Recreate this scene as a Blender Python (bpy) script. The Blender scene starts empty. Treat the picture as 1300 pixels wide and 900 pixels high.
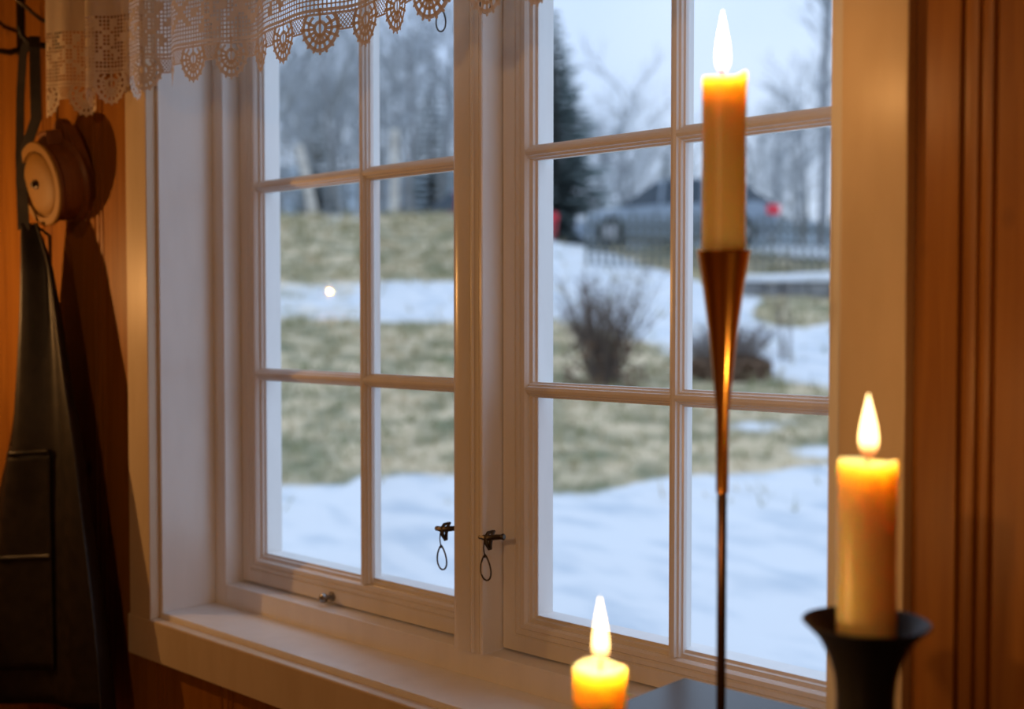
import bpy, bmesh, math, random
from mathutils import Vector, Matrix, noise
R = math.radians
sc = bpy.context.scene
col = sc.collection

# ------------------------------------------------------------------ camera, sky, light, exposure
F, TH, PITCH = 1500.0, R(42.8), R(1.85)
CAM = Vector((0, -1.2, 1.30))
cd = bpy.data.cameras.new('camera'); cam = bpy.data.objects.new('camera', cd); col.objects.link(cam)
cam.location = CAM; cam.rotation_euler = (R(90) - PITCH, 0, TH)
cd.sensor_width = 36; cd.lens = F / 1300 * 36; cd.clip_start = .02
cd.dof.use_dof = True; cd.dof.focus_distance = 1.72; cd.dof.aperture_fstop = 2.5
sc.camera = cam

SKY = 1.24
w = bpy.data.worlds.new('overcast_sky'); sc.world = w; w.use_nodes = True
nt = w.node_tree; nt.nodes.clear()
tc = nt.nodes.new('ShaderNodeTexCoord'); nz = nt.nodes.new('ShaderNodeTexNoise')
nz.inputs['Scale'].default_value = 2.6; nz.inputs['Detail'].default_value = 3
rp = nt.nodes.new('ShaderNodeValToRGB')
rp.color_ramp.elements[0].position = .35; rp.color_ramp.elements[0].color = (.38, .50, .71, 1)
rp.color_ramp.elements[1].position = .65; rp.color_ramp.elements[1].color = (.55, .65, .80, 1)
bg = nt.nodes.new('ShaderNodeBackground'); bg.inputs['Strength'].default_value = SKY
wo = nt.nodes.new('ShaderNodeOutputWorld')
nt.links.new(tc.outputs['Generated'], nz.inputs['Vector']); nt.links.new(nz.outputs['Fac'], rp.inputs['Fac'])
# evenly overcast: luminance rises with the sine of the elevation
sg = nt.nodes.new('ShaderNodeSeparateXYZ'); nt.links.new(tc.outputs['Generated'], sg.inputs[0])
zc_ = nt.nodes.new('ShaderNodeMath'); zc_.operation = 'MAXIMUM'; zc_.inputs[1].default_value = 0; nt.links.new(sg.outputs['Z'], zc_.inputs[0])
zs_ = nt.nodes.new('ShaderNodeMath'); zs_.operation = 'MULTIPLY_ADD'; zs_.inputs[1].default_value = SKY * 1.0; zs_.inputs[2].default_value = SKY
nt.links.new(zc_.outputs[0], zs_.inputs[0]); nt.links.new(zs_.outputs[0], bg.inputs['Strength'])
nt.links.new(rp.outputs['Color'], bg.inputs['Color']); nt.links.new(bg.outputs['Background'], wo.inputs['Surface'])

LAMP_POS, LAMP_W = Vector((-2.64, -.54, 1.36)), 11.0
FILL_POS, FILL_W = Vector((-.42, -2.45, 1.92)), 27.0
CANDLE_W = 0.50
WARM = (1.0, .48, .15)

vs = sc.view_settings
vs.view_transform = 'Standard'; vs.look = 'None'; vs.gamma = 1; vs.exposure = 0; vs.use_curve_mapping = False

# ------------------------------------------------------------------ helpers
fwd = Vector((-math.sin(TH) * math.cos(PITCH), math.cos(TH) * math.cos(PITCH), -math.sin(PITCH)))
rgt = Vector((math.cos(TH), math.sin(TH), 0)); upv = rgt.cross(fwd)
fh = Vector((-math.sin(TH), math.cos(TH), 0))
def ray(x, y): return fwd + rgt * ((x - 650) / F) - upv * ((y - 450) / F)
def on_y(x, y, Y):
    r = ray(x, y); return CAM + r * ((Y - CAM.y) / r.y)
def at(x, y, d): return CAM + ray(x, y) * d
def V(r, l, z): return Vector((CAM.x + fh.x * r + rgt.x * l, CAM.y + fh.y * r + rgt.y * l, z))

def tag(o, label=None, cat=None, group=None, kind=None):
    if label: o['label'] = label
    if cat: o['category'] = cat
    if group: o['group'] = group
    if kind: o['kind'] = kind
    return o
def empty(name, loc=(0, 0, 0), parent=None):
    o = bpy.data.objects.new(name, None); col.objects.link(o); o.location = loc
    if parent: o.parent = parent
    return o
class MB:
    def __init__(s): s.v = []; s.f = []
    def add(s, vs, fs):
        b = len(s.v); s.v += [tuple(p) for p in vs]; s.f += [tuple(i + b for i in f) for f in fs]; return s
    def box(s, x0, x1, y0, y1, z0, z1):
        return s.add([(x0, y0, z0), (x1, y0, z0), (x1, y1, z0), (x0, y1, z0), (x0, y0, z1), (x1, y0, z1), (x1, y1, z1), (x0, y1, z1)],
                     [(0, 3, 2, 1), (4, 5, 6, 7), (0, 1, 5, 4), (1, 2, 6, 5), (2, 3, 7, 6), (3, 0, 4, 7)])
    def loft(s, rings, caps=True, closed=True):
        n = len(rings[0]); vs = [p for r in rings for p in r]; fs = []
        for k in range(len(rings) - 1):
            for i in range(n if closed else n - 1):
                j = (i + 1) % n
                fs.append((k * n + i, k * n + j, (k + 1) * n + j, (k + 1) * n + i))
        if caps:
            fs.append(tuple(reversed(range(n)))); fs.append(tuple(range((len(rings) - 1) * n, len(rings) * n)))
        return s.add(vs, fs)
    def lathe(s, prof, n=32, c=(0, 0, 0), axis=None):
        rings = []
        for r, z in prof:
            rings.append([Vector((r * math.cos(2 * math.pi * i / n), r * math.sin(2 * math.pi * i / n), z)) for i in range(n)])
        M = Matrix.Identity(3) if axis is None else Vector(axis).to_track_quat('Z', 'Y').to_matrix()
        return s.loft([[M @ p + Vector(c) for p in r] for r in rings])
    def tube(s, pts, rad, n=6, closed=False):
        pts = [Vector(p) for p in pts]; m = len(pts); rings = []; prev = None
        for i in range(m):
            if closed: t = pts[(i + 1) % m] - pts[i - 1]
            else: t = pts[min(i + 1, m - 1)] - pts[max(i - 1, 0)]
            t.normalize()
            if prev is None:
                a = Vector((0, 0, 1)) if abs(t.z) < .9 else Vector((1, 0, 0)); u = t.cross(a).normalized()
            else:
                u = (prev - t * prev.dot(t)).normalized()
            prev = u; v = t.cross(u); r = rad[i] if isinstance(rad, (list, tuple)) else rad
            rings.append([pts[i] + u * (r * math.cos(2 * math.pi * k / n)) + v * (r * math.sin(2 * math.pi * k / n)) for k in range(n)])
        if closed: rings.append(rings[0]); return s.loft(rings, caps=False)
        return s.loft(rings)
    def mesh(s, name, m, smooth=None):
        me = bpy.data.meshes.new(name); me.from_pydata(s.v, [], s.f); me.update()
        bm = bmesh.new(); bm.from_mesh(me); bmesh.ops.recalc_face_normals(bm, faces=bm.faces); bm.to_mesh(me); bm.free()
        if m: me.materials.append(m)
        if smooth is not None:
            me.shade_smooth(); me.set_sharp_from_angle(angle=R(smooth))
        return me
    def build(s, name, m, parent=None, smooth=None, bevel=0, seg=2):
        o = bpy.data.objects.new(name, s.mesh(name, m, smooth)); col.objects.link(o)
        if parent: o.parent = parent
        if bevel:
            b = o.modifiers.new('edge', 'BEVEL'); b.width = bevel; b.segments = seg; b.limit_method = 'ANGLE'; b.angle_limit = R(40)
        return o

# ------------------------------------------------------------------ materials
def mat(name, color, rough=.5, metal=0, **kw):
    m = bpy.data.materials.new(name); m.use_nodes = True; p = m.node_tree.nodes['Principled BSDF']
    p.inputs['Base Color'].default_value = (*color, 1); p.inputs['Roughness'].default_value = rough; p.inputs['Metallic'].default_value = metal
    for k, v in kw.items(): p.inputs[k.replace('_', ' ')].default_value = v
    return m
def N(m, t, **inp):
    n = m.node_tree.nodes.new('ShaderNode' + t)
    for k, v in inp.items(): n.inputs[k].default_value = v
    return n
def L(m, a, b): m.node_tree.links.new(a, b)
def vary(m, c0, c1, scale=(1, 1, 1), nscale=8., detail=6, lo=.35, hi=.65, bump=0., dist=0., rough=None):
    p = m.node_tree.nodes['Principled BSDF']
    t = N(m, 'TexCoord'); mp = N(m, 'Mapping'); mp.inputs['Scale'].default_value = scale
    n = N(m, 'TexNoise', Scale=nscale, Detail=detail, Distortion=dist); r = N(m, 'ValToRGB')
    r.color_ramp.elements[0].position = lo; r.color_ramp.elements[0].color = (*c0, 1)
    r.color_ramp.elements[1].position = hi; r.color_ramp.elements[1].color = (*c1, 1)
    L(m, t.outputs['Object'], mp.inputs['Vector']); L(m, mp.outputs['Vector'], n.inputs['Vector'])
    L(m, n.outputs['Fac'], r.inputs['Fac']); L(m, r.outputs['Color'], p.inputs['Base Color'])
    if bump:
        b = N(m, 'Bump', Strength=bump, Distance=.002); L(m, n.outputs['Fac'], b.inputs['Height']); L(m, b.outputs['Normal'], p.inputs['Normal'])
    return n, r
# pine with grain and knots
pine = mat('varnished_pine', (.5, .22, .06), .42)
def pine_nodes(m, c0, c1, ck):
    p = m.node_tree.nodes['Principled BSDF']
    t = N(m, 'TexCoord'); oi = N(m, 'ObjectInfo'); ad = N(m, 'VectorMath'); ad.operation = 'ADD'
    sc_ = N(m, 'VectorMath'); sc_.operation = 'SCALE'; sc_.inputs['Scale'].default_value = 37.
    L(m, oi.outputs['Random'], sc_.inputs[0]); L(m, t.outputs['Object'], ad.inputs[0]); L(m, sc_.outputs[0], ad.inputs[1])
    mp = N(m, 'Mapping'); mp.inputs['Scale'].default_value = (14, 14, .8); L(m, ad.outputs[0], mp.inputs['Vector'])
    n = N(m, 'TexNoise', Scale=4.5, Detail=7, Distortion=.6); L(m, mp.outputs['Vector'], n.inputs['Vector'])
    r = N(m, 'ValToRGB'); r.color_ramp.elements[0].position = .3; r.color_ramp.elements[0].color = (*c0, 1)
    r.color_ramp.elements[1].position = .7; r.color_ramp.elements[1].color = (*c1, 1); L(m, n.outputs['Fac'], r.inputs['Fac'])
    mk = N(m, 'Mapping'); mk.inputs['Scale'].default_value = (7, 7, 4.0); L(m, ad.outputs[0], mk.inputs['Vector'])
    vo = N(m, 'TexVoronoi', Scale=1.0); L(m, mk.outputs['Vector'], vo.inputs['Vector'])
    kr = N(m, 'ValToRGB'); kr.color_ramp.elements[0].position = .03; kr.color_ramp.elements[0].color = (1, 1, 1, 1)
    kr.color_ramp.elements[1].position = .10; kr.color_ramp.elements[1].color = (0, 0, 0, 1); L(m, vo.outputs['Distance'], kr.inputs['Fac'])
    mx = N(m, 'Mix'); mx.data_type = 'RGBA'; mx.inputs[7].default_value = (*ck, 1)
    L(m, kr.outputs['Color'], mx.inputs[0]); L(m, r.outputs['Color'], mx.inputs[6]); L(m, mx.outputs[2], p.inputs['Base Color'])
    b = N(m, 'Bump', Strength=.12, Distance=.001); L(m, n.outputs['Fac'], b.inputs['Height']); L(m, b.outputs['Normal'], p.inputs['Normal'])
pine_nodes(pine, (.25, .092, .011), (.36, .148, .022), (.09, .032, .008))
dkwood = mat('aged_wood', (.2, .08, .03), .45); pine_nodes(dkwood, (.16, .06, .018), (.26, .105, .03), (.08, .03, .01))
paint = mat('white_paint', (.85, .84, .82), .25)
vary(paint, (.82, .81, .79), (.86, .85, .83), (8, 8, 2), 3, 5, .35, .6, bump=.05)
cream = mat('cream_paint', (.72, .62, .46), .36)
vary(cream, (.66, .54, .39), (.71, .59, .44), (8, 8, 2), 3, 5, .35, .6, bump=.05)
plaster = mat('room_paint', (.22, .15, .10), .8)
iron = mat('black_iron', (.012, .011, .011), .5, .3)
steel = mat('dull_steel', (.30, .28, .26), .38, 1)
oldsteel = mat('old_steel', (.10, .085, .07), .42, 1)
brass = mat('polished_brass', (.75, .42, .10), .22, 1)
vary(brass, (.70, .36, .075), (.80, .47, .12), (1, 1, .2), 30, 3)
brassdull = mat('dull_brass', (.55, .33, .10), .4, .85)
bronze = mat('dark_bronze', (.09, .05, .03), .3, .9)
blackmetal = mat('black_matt_metal', (.022, .020, .020), .42, .4)
leather = mat('black_leather', (.020, .016, .013), .5)
vary(leather, (.008, .006, .005), (.020, .015, .012), (1, 1, 1), 40, 5, bump=.25)
lacquer = mat('black_lacquer', (.035, .033, .033), .28)
wick_m = mat('burnt_wick', (.03, .015, .01), .9)
cloth = mat('cotton', (.80, .72, .62), .9)
def cloth_nodes(m, colr, tr):
    n = m.node_tree; out = n.nodes['Material Output']; p = n.nodes['Principled BSDF']
    tl = N(m, 'BsdfTranslucent'); tl.inputs['Color'].default_value = (*colr, 1)
    mx = N(m, 'MixShader'); mx.inputs[0].default_value = tr
    L(m, p.outputs[0], mx.inputs[1]); L(m, tl.outputs[0], mx.inputs[2]); L(m, mx.outputs[0], out.inputs['Surface'])
cloth_nodes(cloth, (.75, .66, .55), .35)
lace_m = mat('crochet_cotton', (.80, .70, .58), .9); cloth_nodes(lace_m, (.7, .6, .48), .2)
wax = mat('candle_wax', (.95, .66, .32), .38)
pw = wax.node_tree.nodes['Principled BSDF']
pw.inputs['Subsurface Weight'].default_value = 1; pw.inputs['Subsurface Radius'].default_value = (1, .55, .24); pw.inputs['Subsurface Scale'].default_value = .08
# window glass: thin clear sheet, mirror by Fresnel
glass = bpy.data.materials.new('window_glass'); glass.use_nodes = True
g = glass.node_tree; g.nodes.remove(g.nodes['Principled BSDF'])
tr = N(glass, 'BsdfTransparent'); tr.inputs['Color'].default_value = (.99, .995, .995, 1)
gl = N(glass, 'BsdfGlossy', Roughness=.0); fr = N(glass, 'Fresnel', IOR=1.22); mx = N(glass, 'MixShader')
L(glass, fr.outputs[0], mx.inputs[0]); L(glass, tr.outputs[0], mx.inputs[1]); L(glass, gl.outputs[0], mx.inputs[2])
L(glass, mx.outputs[0], g.nodes['Material Output'].inputs['Surface'])
# flame: luminous gas, clear to other light
flame_m = bpy.data.materials.new('flame'); flame_m.use_nodes = True
g = flame_m.node_tree; g.nodes.remove(g.nodes['Principled BSDF'])
t = N(flame_m, 'TexCoord'); sx = N(flame_m, 'SeparateXYZ'); L(flame_m, t.outputs['Generated'], sx.inputs[0])
cr = N(flame_m, 'ValToRGB'); e = cr.color_ramp.elements
e[0].position = .0; e[0].color = (.03, .01, .01, 1); e[1].position = .32; e[1].color = (1, .62, .22, 1)
a = e.new(.14); a.color = (.20, .055, .01, 1); a = e.new(1.0); a.color = (1, .70, .30, 1)
L(flame_m, sx.outputs['Z'], cr.inputs['Fac'])
em = N(flame_m, 'Emission', Strength=3.2); L(flame_m, cr.outputs['Color'], em.inputs['Color'])
tp = N(flame_m, 'BsdfTransparent'); asd = N(flame_m, 'AddShader')
L(flame_m, em.outputs[0], asd.inputs[0]); L(flame_m, tp.outputs[0], asd.inputs[1]); L(flame_m, asd.outputs[0], g.nodes['Material Output'].inputs['Surface'])
# outdoors
ground_m = mat('winter_ground', (.5, .5, .5), .9)
pg = ground_m.node_tree.nodes['Principled BSDF']
at_ = N(ground_m, 'Attribute'); at_.attribute_name = 'snow'
t = N(ground_m, 'TexCoord'); n1 = N(ground_m, 'TexNoise', Scale=1.6, Detail=8, Roughness=.65); L(ground_m, t.outputs['Object'], n1.inputs['Vector'])
n2 = N(ground_m, 'TexNoise', Scale=2.3, Detail=6); L(ground_m, t.outputs['Object'], n2.inputs['Vector'])
r2 = N(ground_m, 'ValToRGB'); e = r2.color_ramp.elements
e[0].position = .36; e[0].color = (.17, .17, .09, 1); e[1].position = .58; e[1].color = (.56, .45, .29, 1)
a = e.new(.5); a.color = (.38, .32, .20, 1); L(ground_m, n2.outputs['Fac'], r2.inputs['Fac'])
ma = N(ground_m, 'Math'); ma.operation = 'MULTIPLY_ADD'; ma.inputs[1].default_value = 1.5; ma.inputs[2].default_value = -.75; L(ground_m, n1.outputs['Fac'], ma.inputs[0])
ad = N(ground_m, 'Math'); ad.operation = 'ADD'; L(ground_m, at_.outputs['Fac'], ad.inputs[0]); L(ground_m, ma.outputs[0], ad.inputs[1])
r3 = N(ground_m, 'ValToRGB'); r3.color_ramp.elements[0].position = .36; r3.color_ramp.elements[1].position = .66; L(ground_m, ad.outputs[0], r3.inputs['Fac'])
mps = N(ground_m, 'Mapping'); mps.inputs['Scale'].default_value = (1.1, 2.6, 1); mps.inputs['Rotation'].default_value = (0, 0, R(-30)); L(ground_m, t.outputs['Object'], mps.inputs['Vector'])
n4 = N(ground_m, 'TexNoise', Scale=1.7, Detail=4); L(ground_m, mps.outputs['Vector'], n4.inputs['Vector'])
r4 = N(ground_m, 'ValToRGB'); e = r4.color_ramp.elements; e[0].position = .32; e[0].color = (.47, .52, .57, 1); e[1].position = .52; e[1].color = (.64, .655, .67, 1); L(ground_m, n4.outputs['Fac'], r4.inputs['Fac'])
mx = N(ground_m, 'Mix'); mx.data_type = 'RGBA'; L(ground_m, r4.outputs['Color'], mx.inputs[7])
L(ground_m, r3.outputs['Color'], mx.inputs[0]); L(ground_m, r2.outputs['Color'], mx.inputs[6]); L(ground_m, mx.outputs[2], pg.inputs['Base Color'])
grass_m = mat('dry_grass', (.45, .37, .22), .8); vary(grass_m, (.20, .22, .09), (.58, .47, .29), (1, 1, .3), 1.5, 4)
bark = mat('haze_tinted_bark', (.24, .25, .26), .9); twigm = mat('haze_tinted_twigs', (.30, .33, .36), .9)  # distance haze is painted into the grey-blue bark and twig colours
brownbark = mat('brown_bark', (.15, .115, .095), .9); leafm = mat('dead_leaves', (.17, .105, .065), .9)
needle_m = mat('fir_needles', (.045, .085, .07), .9); vary(needle_m, (.09, .13, .13), (.24, .30, .31), (1, 1, 1), 2.5, 3)  # needles paled and blued to carry the haze in their colour
birch = mat('birch_bark', (.62, .60, .55), .9); vary(birch, (.40, .36, .32), (.70, .68, .62), (1, 1, 3), 6, 4)
snowm = mat('snow', (.63, .645, .66), .9)
stone = mat('grey_stone', (.20, .20, .21), .9); vary(stone, (.13, .13, .14), (.28, .28, .28), (1, 1, 1), 5, 5)
fence_m = mat('weathered_pickets', (.10, .115, .11), .8)
carpaint = mat('grey_car_paint', (.24, .29, .35), .3, .3); redpaint = mat('red_car_paint', (.42, .015, .03), .3)
carglass = mat('car_glass', (.03, .045, .06), .08); tyre = mat('tyre_rubber', (.02, .02, .02), .8); hub_m = mat('wheel_hub', (.4, .4, .42), .4, .8)
redlens = mat('tail_lens', (.75, .02, .04), .3); clearlens = mat('head_lens', (.6, .62, .65), .15)
extwall = mat('outside_boards', (.55, .5, .45), .8)

# ------------------------------------------------------------------ room shell
XL, XR, YB, ZC = -3.9, 1.3, -3.3, 2.45
tag(MB().box(XL, XR, YB, 0, -.05, 0).build('floor', dkwood), kind='structure')
tag(MB().box(XL, XR, YB, .26, ZC, ZC + .05).build('ceiling', plaster), kind='structure')
tag(MB().box(XL - .06, XL, YB, .26, -.05, ZC).build('wall_left', pine), kind='structure')
tag(MB().box(XR, XR + .06, YB, .26, -.05, ZC).build('wall_right', pine), kind='structure')
tag(MB().box(XL, XR, YB - .06, YB, -.05, ZC).build('wall_back', pine), kind='structure')
OX0, OX1, OZ0, OZ1 = -2.0463, -.600, .705, 2.035                    # opening cut in the planks
wall = empty('wall_front', (0, 0, 0)); tag(wall, 'pine plank wall holding the window', kind='structure')
core = MB()
core.box(XL, OX0, .02, .225, -.05, ZC); core.box(OX1, XR, .02, .225, -.05, ZC)
core.box(OX0, OX1, .02, .225, -.05, OZ0); core.box(OX0, OX1, .02, .225, OZ1, ZC)
core.build('wall_core', extwall, wall)
PW = .2236
def plank_prof():
    return [(0, .007), (.0025, .0005), (.009, -.0012), (.0155, .0005), (.018, .006), (.0205, .0005), (.0255, -.0010), (.0305, .0005), (.033, .006), (.0365, 0), (PW - .003, 0), (PW, .007)]
def clip(prof, a, b):
    out = []
    for (x0, y0), (x1, y1) in zip(prof, prof[1:]):
        if x1 <= a or x0 >= b: continue
        f = lambda x: y0 + (y1 - y0) * (x - x0) / (x1 - x0)
        p, q = max(x0, a), min(x1, b)
        if not out: out.append((p, f(p)))
        out.append((q, f(q)))
    return out
k = -16
while True:
    x0 = -.4861 + k * PW; k += 1
    if x0 + PW <= XL: continue
    if x0 >= XR: break
    a, b = max(x0, XL), min(x0 + PW, XR); m = MB()
    segs = []
    if a < OX0: segs.append((a, min(b, OX0), 0, ZC))
    if b > OX1: segs.append((max(a, OX1), b, 0, ZC))
    p, q = max(a, OX0), min(b, OX1)
    if q > p: segs += [(p, q, 0, OZ0), (p, q, OZ1, ZC)]
    for (p, q, z0, z1) in segs:
        pr = clip(plank_prof(), p - x0, q - x0)
        if len(pr) < 2: continue
        ring = [(x0 + u, y) for u, y in pr] + [(q, .02), (p, .02)]
        m.loft([[(u, y, z0) for u, y in ring], [(u, y, z1) for u, y in ring]])
    m.build('plank', pine, wall, smooth=35)

# ------------------------------------------------------------------ the window
win = empty('window_1', (-1.33, 0, .729)); tag(win, 'white painted double casement window with small panes', kind='structure')
def W(m, name, material, parent=None, **k):
    o = m.build(name, material, None, **k); o.parent = parent or win
    if parent is None: o.matrix_parent_inverse = Matrix.Translation((1.33, 0, -.729))
    return o
LX0, LX1, SZ, LZ1 = -2.0283, -.6325, .729, 2.02      # clear opening between the lining boards
CX0, CX1, CZ0, CZ1 = -2.112, -.534, .640, 2.105
CI0, CI1, CIZ0, CIZ1 = -2.036, -.6085, .7190, 2.029
def prism(pts, y0, y1):   # pts in (x,z)
    return MB().loft([[(x, y0, z) for x, z in pts], [(x, y1, z) for x, z in pts]])
W(prism([(CX0, CIZ0), (CI0, CIZ0), (CI0, CIZ1), (CX0, CIZ1)], -.022, 0), 'casing', cream, bevel=.002)
W(prism([(CX1, CIZ0), (CI1, CIZ0), (CI1, CIZ1), (CX1, CIZ1)], -.022, 0), 'casing', cream, bevel=.002)
W(prism([(CX0 - .006, CZ0), (CX1 + .006, CZ0), (CX1 + .006, CIZ0), (CX0 - .006, CIZ0)], -.024, 0), 'casing', cream, bevel=.003)
W(prism([(CX0, CIZ1), (CX1, CIZ1), (CX1, CZ1), (CX0, CZ1)], -.022, 0), 'casing', cream, bevel=.002)
YF, YS = .119, .158
W(MB().box(LX0 - .018, LX0, 0, YF, SZ, LZ1), 'lining_board', paint, bevel=.0012)
W(MB().box(LX1, LX1 + .018, 0, YF, SZ, LZ1), 'lining_board', paint, bevel=.0012)
W(MB().box(LX0 - .018, LX1 + .018, 0, YF, LZ1, LZ1 + .015), 'lining_board', paint, bevel=.0012)
W(MB().box(LX0 - .018, LX1 + .018, 0, YF + .01, SZ - .0235, SZ), 'sill_board', paint, bevel=.002)
# fixed frame
FX0, FX1, FZ0, FZ1 = -1.993, -.614, .7705, 1.974
W(MB().box(OX0, FX0, YF, .24, .7115, FZ1 + .05), 'frame_post', paint, bevel=.0015)
W(MB().box(FX1, OX1, YF, .24, .7115, FZ1 + .05), 'frame_post', paint, bevel=.0015)
W(MB().box(FX0, FX1, YF, .24, .7065, FZ0), 'frame_rail', paint, bevel=.0018)
W(MB().box(FX0, FX1, YF, .24, FZ1, FZ1 + .05), 'frame_rail', paint, bevel=.0018)
# mullion: rounded cover strip, groove, beads, square flank
mp_ = [(-1.345, .135), (-1.345, .117), (-1.342, .1135), (-1.336, .111), (-1.326, .110), (-1.314, .1115), (-1.308, .1145), (-1.3065, .119), (-1.3050, .1190),
       (-1.3042, .1125), (-1.3005, .1115), (-1.2985, .1145), (-1.2885, .1145), (-1.2872, .1185), (-1.286, .114), (-1.280, .1125), (-1.2785, .1145), (-1.2785, .24), (-1.336, .24), (-1.336, .135)]
W(MB().loft([[(x, y, FZ0) for x, y in mp_], [(x, y, FZ1) for x, y in mp_]]), 'mullion', paint, smooth=30)
PROF = [(0, YS), (.0235, YS), (.0255, .1615), (.0275, YS), (.0335, YS), (.0355, .1615), (.0375, .1585), (.0435, .1595), (.0465, .164), (.0465, .1685), (.0525, .1695), (.0535, .1745), (.0575, .1755), (.0575, .212), (0, .212)]
ZM = (1.1860, 1.5525)
def make_sash(x0, x1, xm, knob):
    z0, z1 = FZ0 + .0035, FZ1 - .002
    s = empty('sash', (0, 0, 0)); s.parent = win; s.matrix_parent_inverse = Matrix.Translation((1.33, 0, -.729))
    n = len(PROF)
    e = [('stile', [(x0 + u, y, z0 + u) for u, y in PROF], [(x0 + u, y, z1 - u) for u, y in PROF]),
         ('stile', [(x1 - u, y, z0 + u) for u, y in PROF], [(x1 - u, y, z1 - u) for u, y in PROF]),
         ('rail', [(x0 + u, y, z0 + u) for u, y in PROF], [(x1 - u, y, z0 + u) for u, y in PROF]),
         ('rail', [(x0 + u, y, z1 - u) for u, y in PROF], [(x1 - u, y, z1 - u) for u, y in PROF])]
    # bottom rail is less deep in height than its moulding: keep the same mitre
    for nm, a, b in e: MB().loft([a, b]).build(nm, paint, s, smooth=25)
    mu = [(-.012, .180), (-.012, .1705), (-.0095, .1690), (-.0085, .1645), (-.0055, .1635), (-.0045, .1590), (0, .1575), (.0045, .1590), (.0055, .1635), (.0085, .1645), (.0095, .1690), (.012, .1705), (.012, .180)]
    i0, i1, j0, j1 = x0 + .0475, x1 - .0475, z0 + .0475, z1 - .0475
    MB().loft([[(xm + u, y, j0) for u, y in mu], [(xm + u, y, j1) for u, y in mu]]).build('muntin', paint, s, smooth=25)
    for z in ZM:
        for (a, b) in ((i0, xm - .004), (xm + .004, i1)):
            MB().loft([[(a, y, z + u) for u, y in mu], [(b, y, z + u) for u, y in mu]]).build('muntin', paint, s, smooth=25)
    xs = [x0 + .05, xm, x1 - .05]; zs = [z0 + .05, ZM[0], ZM[1], z1 - .05]
    for i in range(2):
        for j in range(3):
            MB().add([(xs[i], .1775, zs[j]), (xs[i + 1], .1775, zs[j]), (xs[i + 1], .1775, zs[j + 1]), (xs[i], .1775, zs[j + 1])], [(0, 1, 2, 3)]).build('pane', glass, s)
    # outer putty bars behind the glass
    for z in ZM: MB().box(x0 + .05, x1 - .05, .181, .196, z - .008, z + .008).build('outer_bar', paint, s)
    MB().box(xm - .008, xm + .008, .181, .196, z0 + .05, z1 - .05).build('outer_bar', paint, s)
    return s
sashL = make_sash(-1.9915, -1.3125, -1.6225, True)
sashR = make_sash(-1.2765, -.6155, -.9535, False)
# steel knob on the bottom rail
kp = on_y(417, 759, .150)
MB().lathe([(.0095, 0), (.0095, .003), (.004, .005), (.004, .012), (.0075, .014), (.0092, .018), (.0085, .023), (.005, .026), (.0005, .027)], 20, (kp.x, .159, kp.z + .001), (-.1, -1, 0)).build('knob', steel, sashL, smooth=40)
# window catches with hanging wire loops
def catch(x, y, z, s):
    c = empty('catch', (0, 0, 0)); c.parent = win; c.matrix_parent_inverse = Matrix.Translation((1.33, 0, -.729))
    p = Vector((x, y, z))
    m = MB(); m.tube([p + Vector((-.022, 0, -.001)), p + Vector((-.004, -.004, 0)), p + Vector((.012, -.003, .003)), p + Vector((.027, .002, .005))], [.0040, .0050, .0044, .0038], 8)
    m.lathe([(.0045, 0), (.0052, .003), (.0035, .005)], 10, p + Vector((.024, .002, .0045)), (1, 0, .15))
    m.build('pin', oldsteel, c, smooth=40)
    m = MB(); m.tube([p + Vector((.001, .006, .010)), p + Vector((-.002, -.002, .008)), p + Vector((-.003, -.006, .002)), p + Vector((-.002, -.006, -.008)), p + Vector((.001, -.002, -.018))], [.0022, .003, .0034, .0034, .0022], 8)
    m.tube([p + Vector((.004, .006, .011)), p + Vector((.006, -.001, .006)), p + Vector((.005, -.004, -.006)), p + Vector((.002, 0, -.017))], [.002, .0028, .003, .002], 8)
    m.build('staple', oldsteel, c, smooth=40)
    loop = []
    for i in range(20):
        a = 2 * math.pi * i / 20; tt = (1 - math.cos(a)) / 2
        loop.append(p + Vector((-.006 + .0135 * math.sin(a) * (tt ** .35) + .003 * tt, -.005, -.026 - .040 * tt)))
    m = MB(); m.tube(loop, .0014, 6, closed=True)
    m.tube([p + Vector((-.009, -.003, -.002)), p + Vector((-.008, -.006, -.016)), p + Vector((-.006, -.005, -.031))], .0011, 6)
    m.build('wire_loop', oldsteel, c, smooth=60)
cl = on_y(566, 672, .140); cr_ = on_y(622, 683, .118)
catch(cl.x, .140, cl.z, -1); catch(cr_.x, .118, cr_.z, 1)
catch(cl.x, .140, cl.z + .875, -1); catch(cr_.x, .118, cr_.z + .875, 1)

# ------------------------------------------------------------------ outdoors: the bank
def ss(a, b, x):
    t = max(0, min(1, (x - a) / (b - a))); return t * t * (3 - 2 * t)
ZP = [(-5, -.35), (3, -.35), (5, -.2), (8, .19), (11, .65), (15, 1.3), (19, 2.05), (22, 2.70), (26, 3.55), (30, 3.62), (45, 3.8), (90, 4.6)]
ZQ = [(-5, -.35), (3, -.35), (5, -.2), (8, .19), (11, .65), (15, 1.25), (19, 1.95), (22, 2.45), (25, 2.75), (30, 2.85), (45, 3.2), (90, 4.6)]
def interp(tb, r):
    for (a, za), (b, zb) in zip(tb, tb[1:]):
        if r <= b:
            t = (r - a) / (b - a); return za + (zb - za) * t
    return tb[-1][1]
def gz(r, l):
    px = 650 + F * l / max(r, 3)
    t = ss(560, 760, px)
    z = interp(ZP, r) * (1 - t) + interp(ZQ, r) * t
    p = V(r, l, 0)
    return z + .10 * noise.noise(Vector((p.x * .35, p.y * .35, 1))) * ss(5, 9, r) + .035 * noise.noise(Vector((p.x * 1.7, p.y * 1.7, 5))) + .018 * noise.noise(Vector((p.x * 3.7, p.y * 3.7, 7)))
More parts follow.
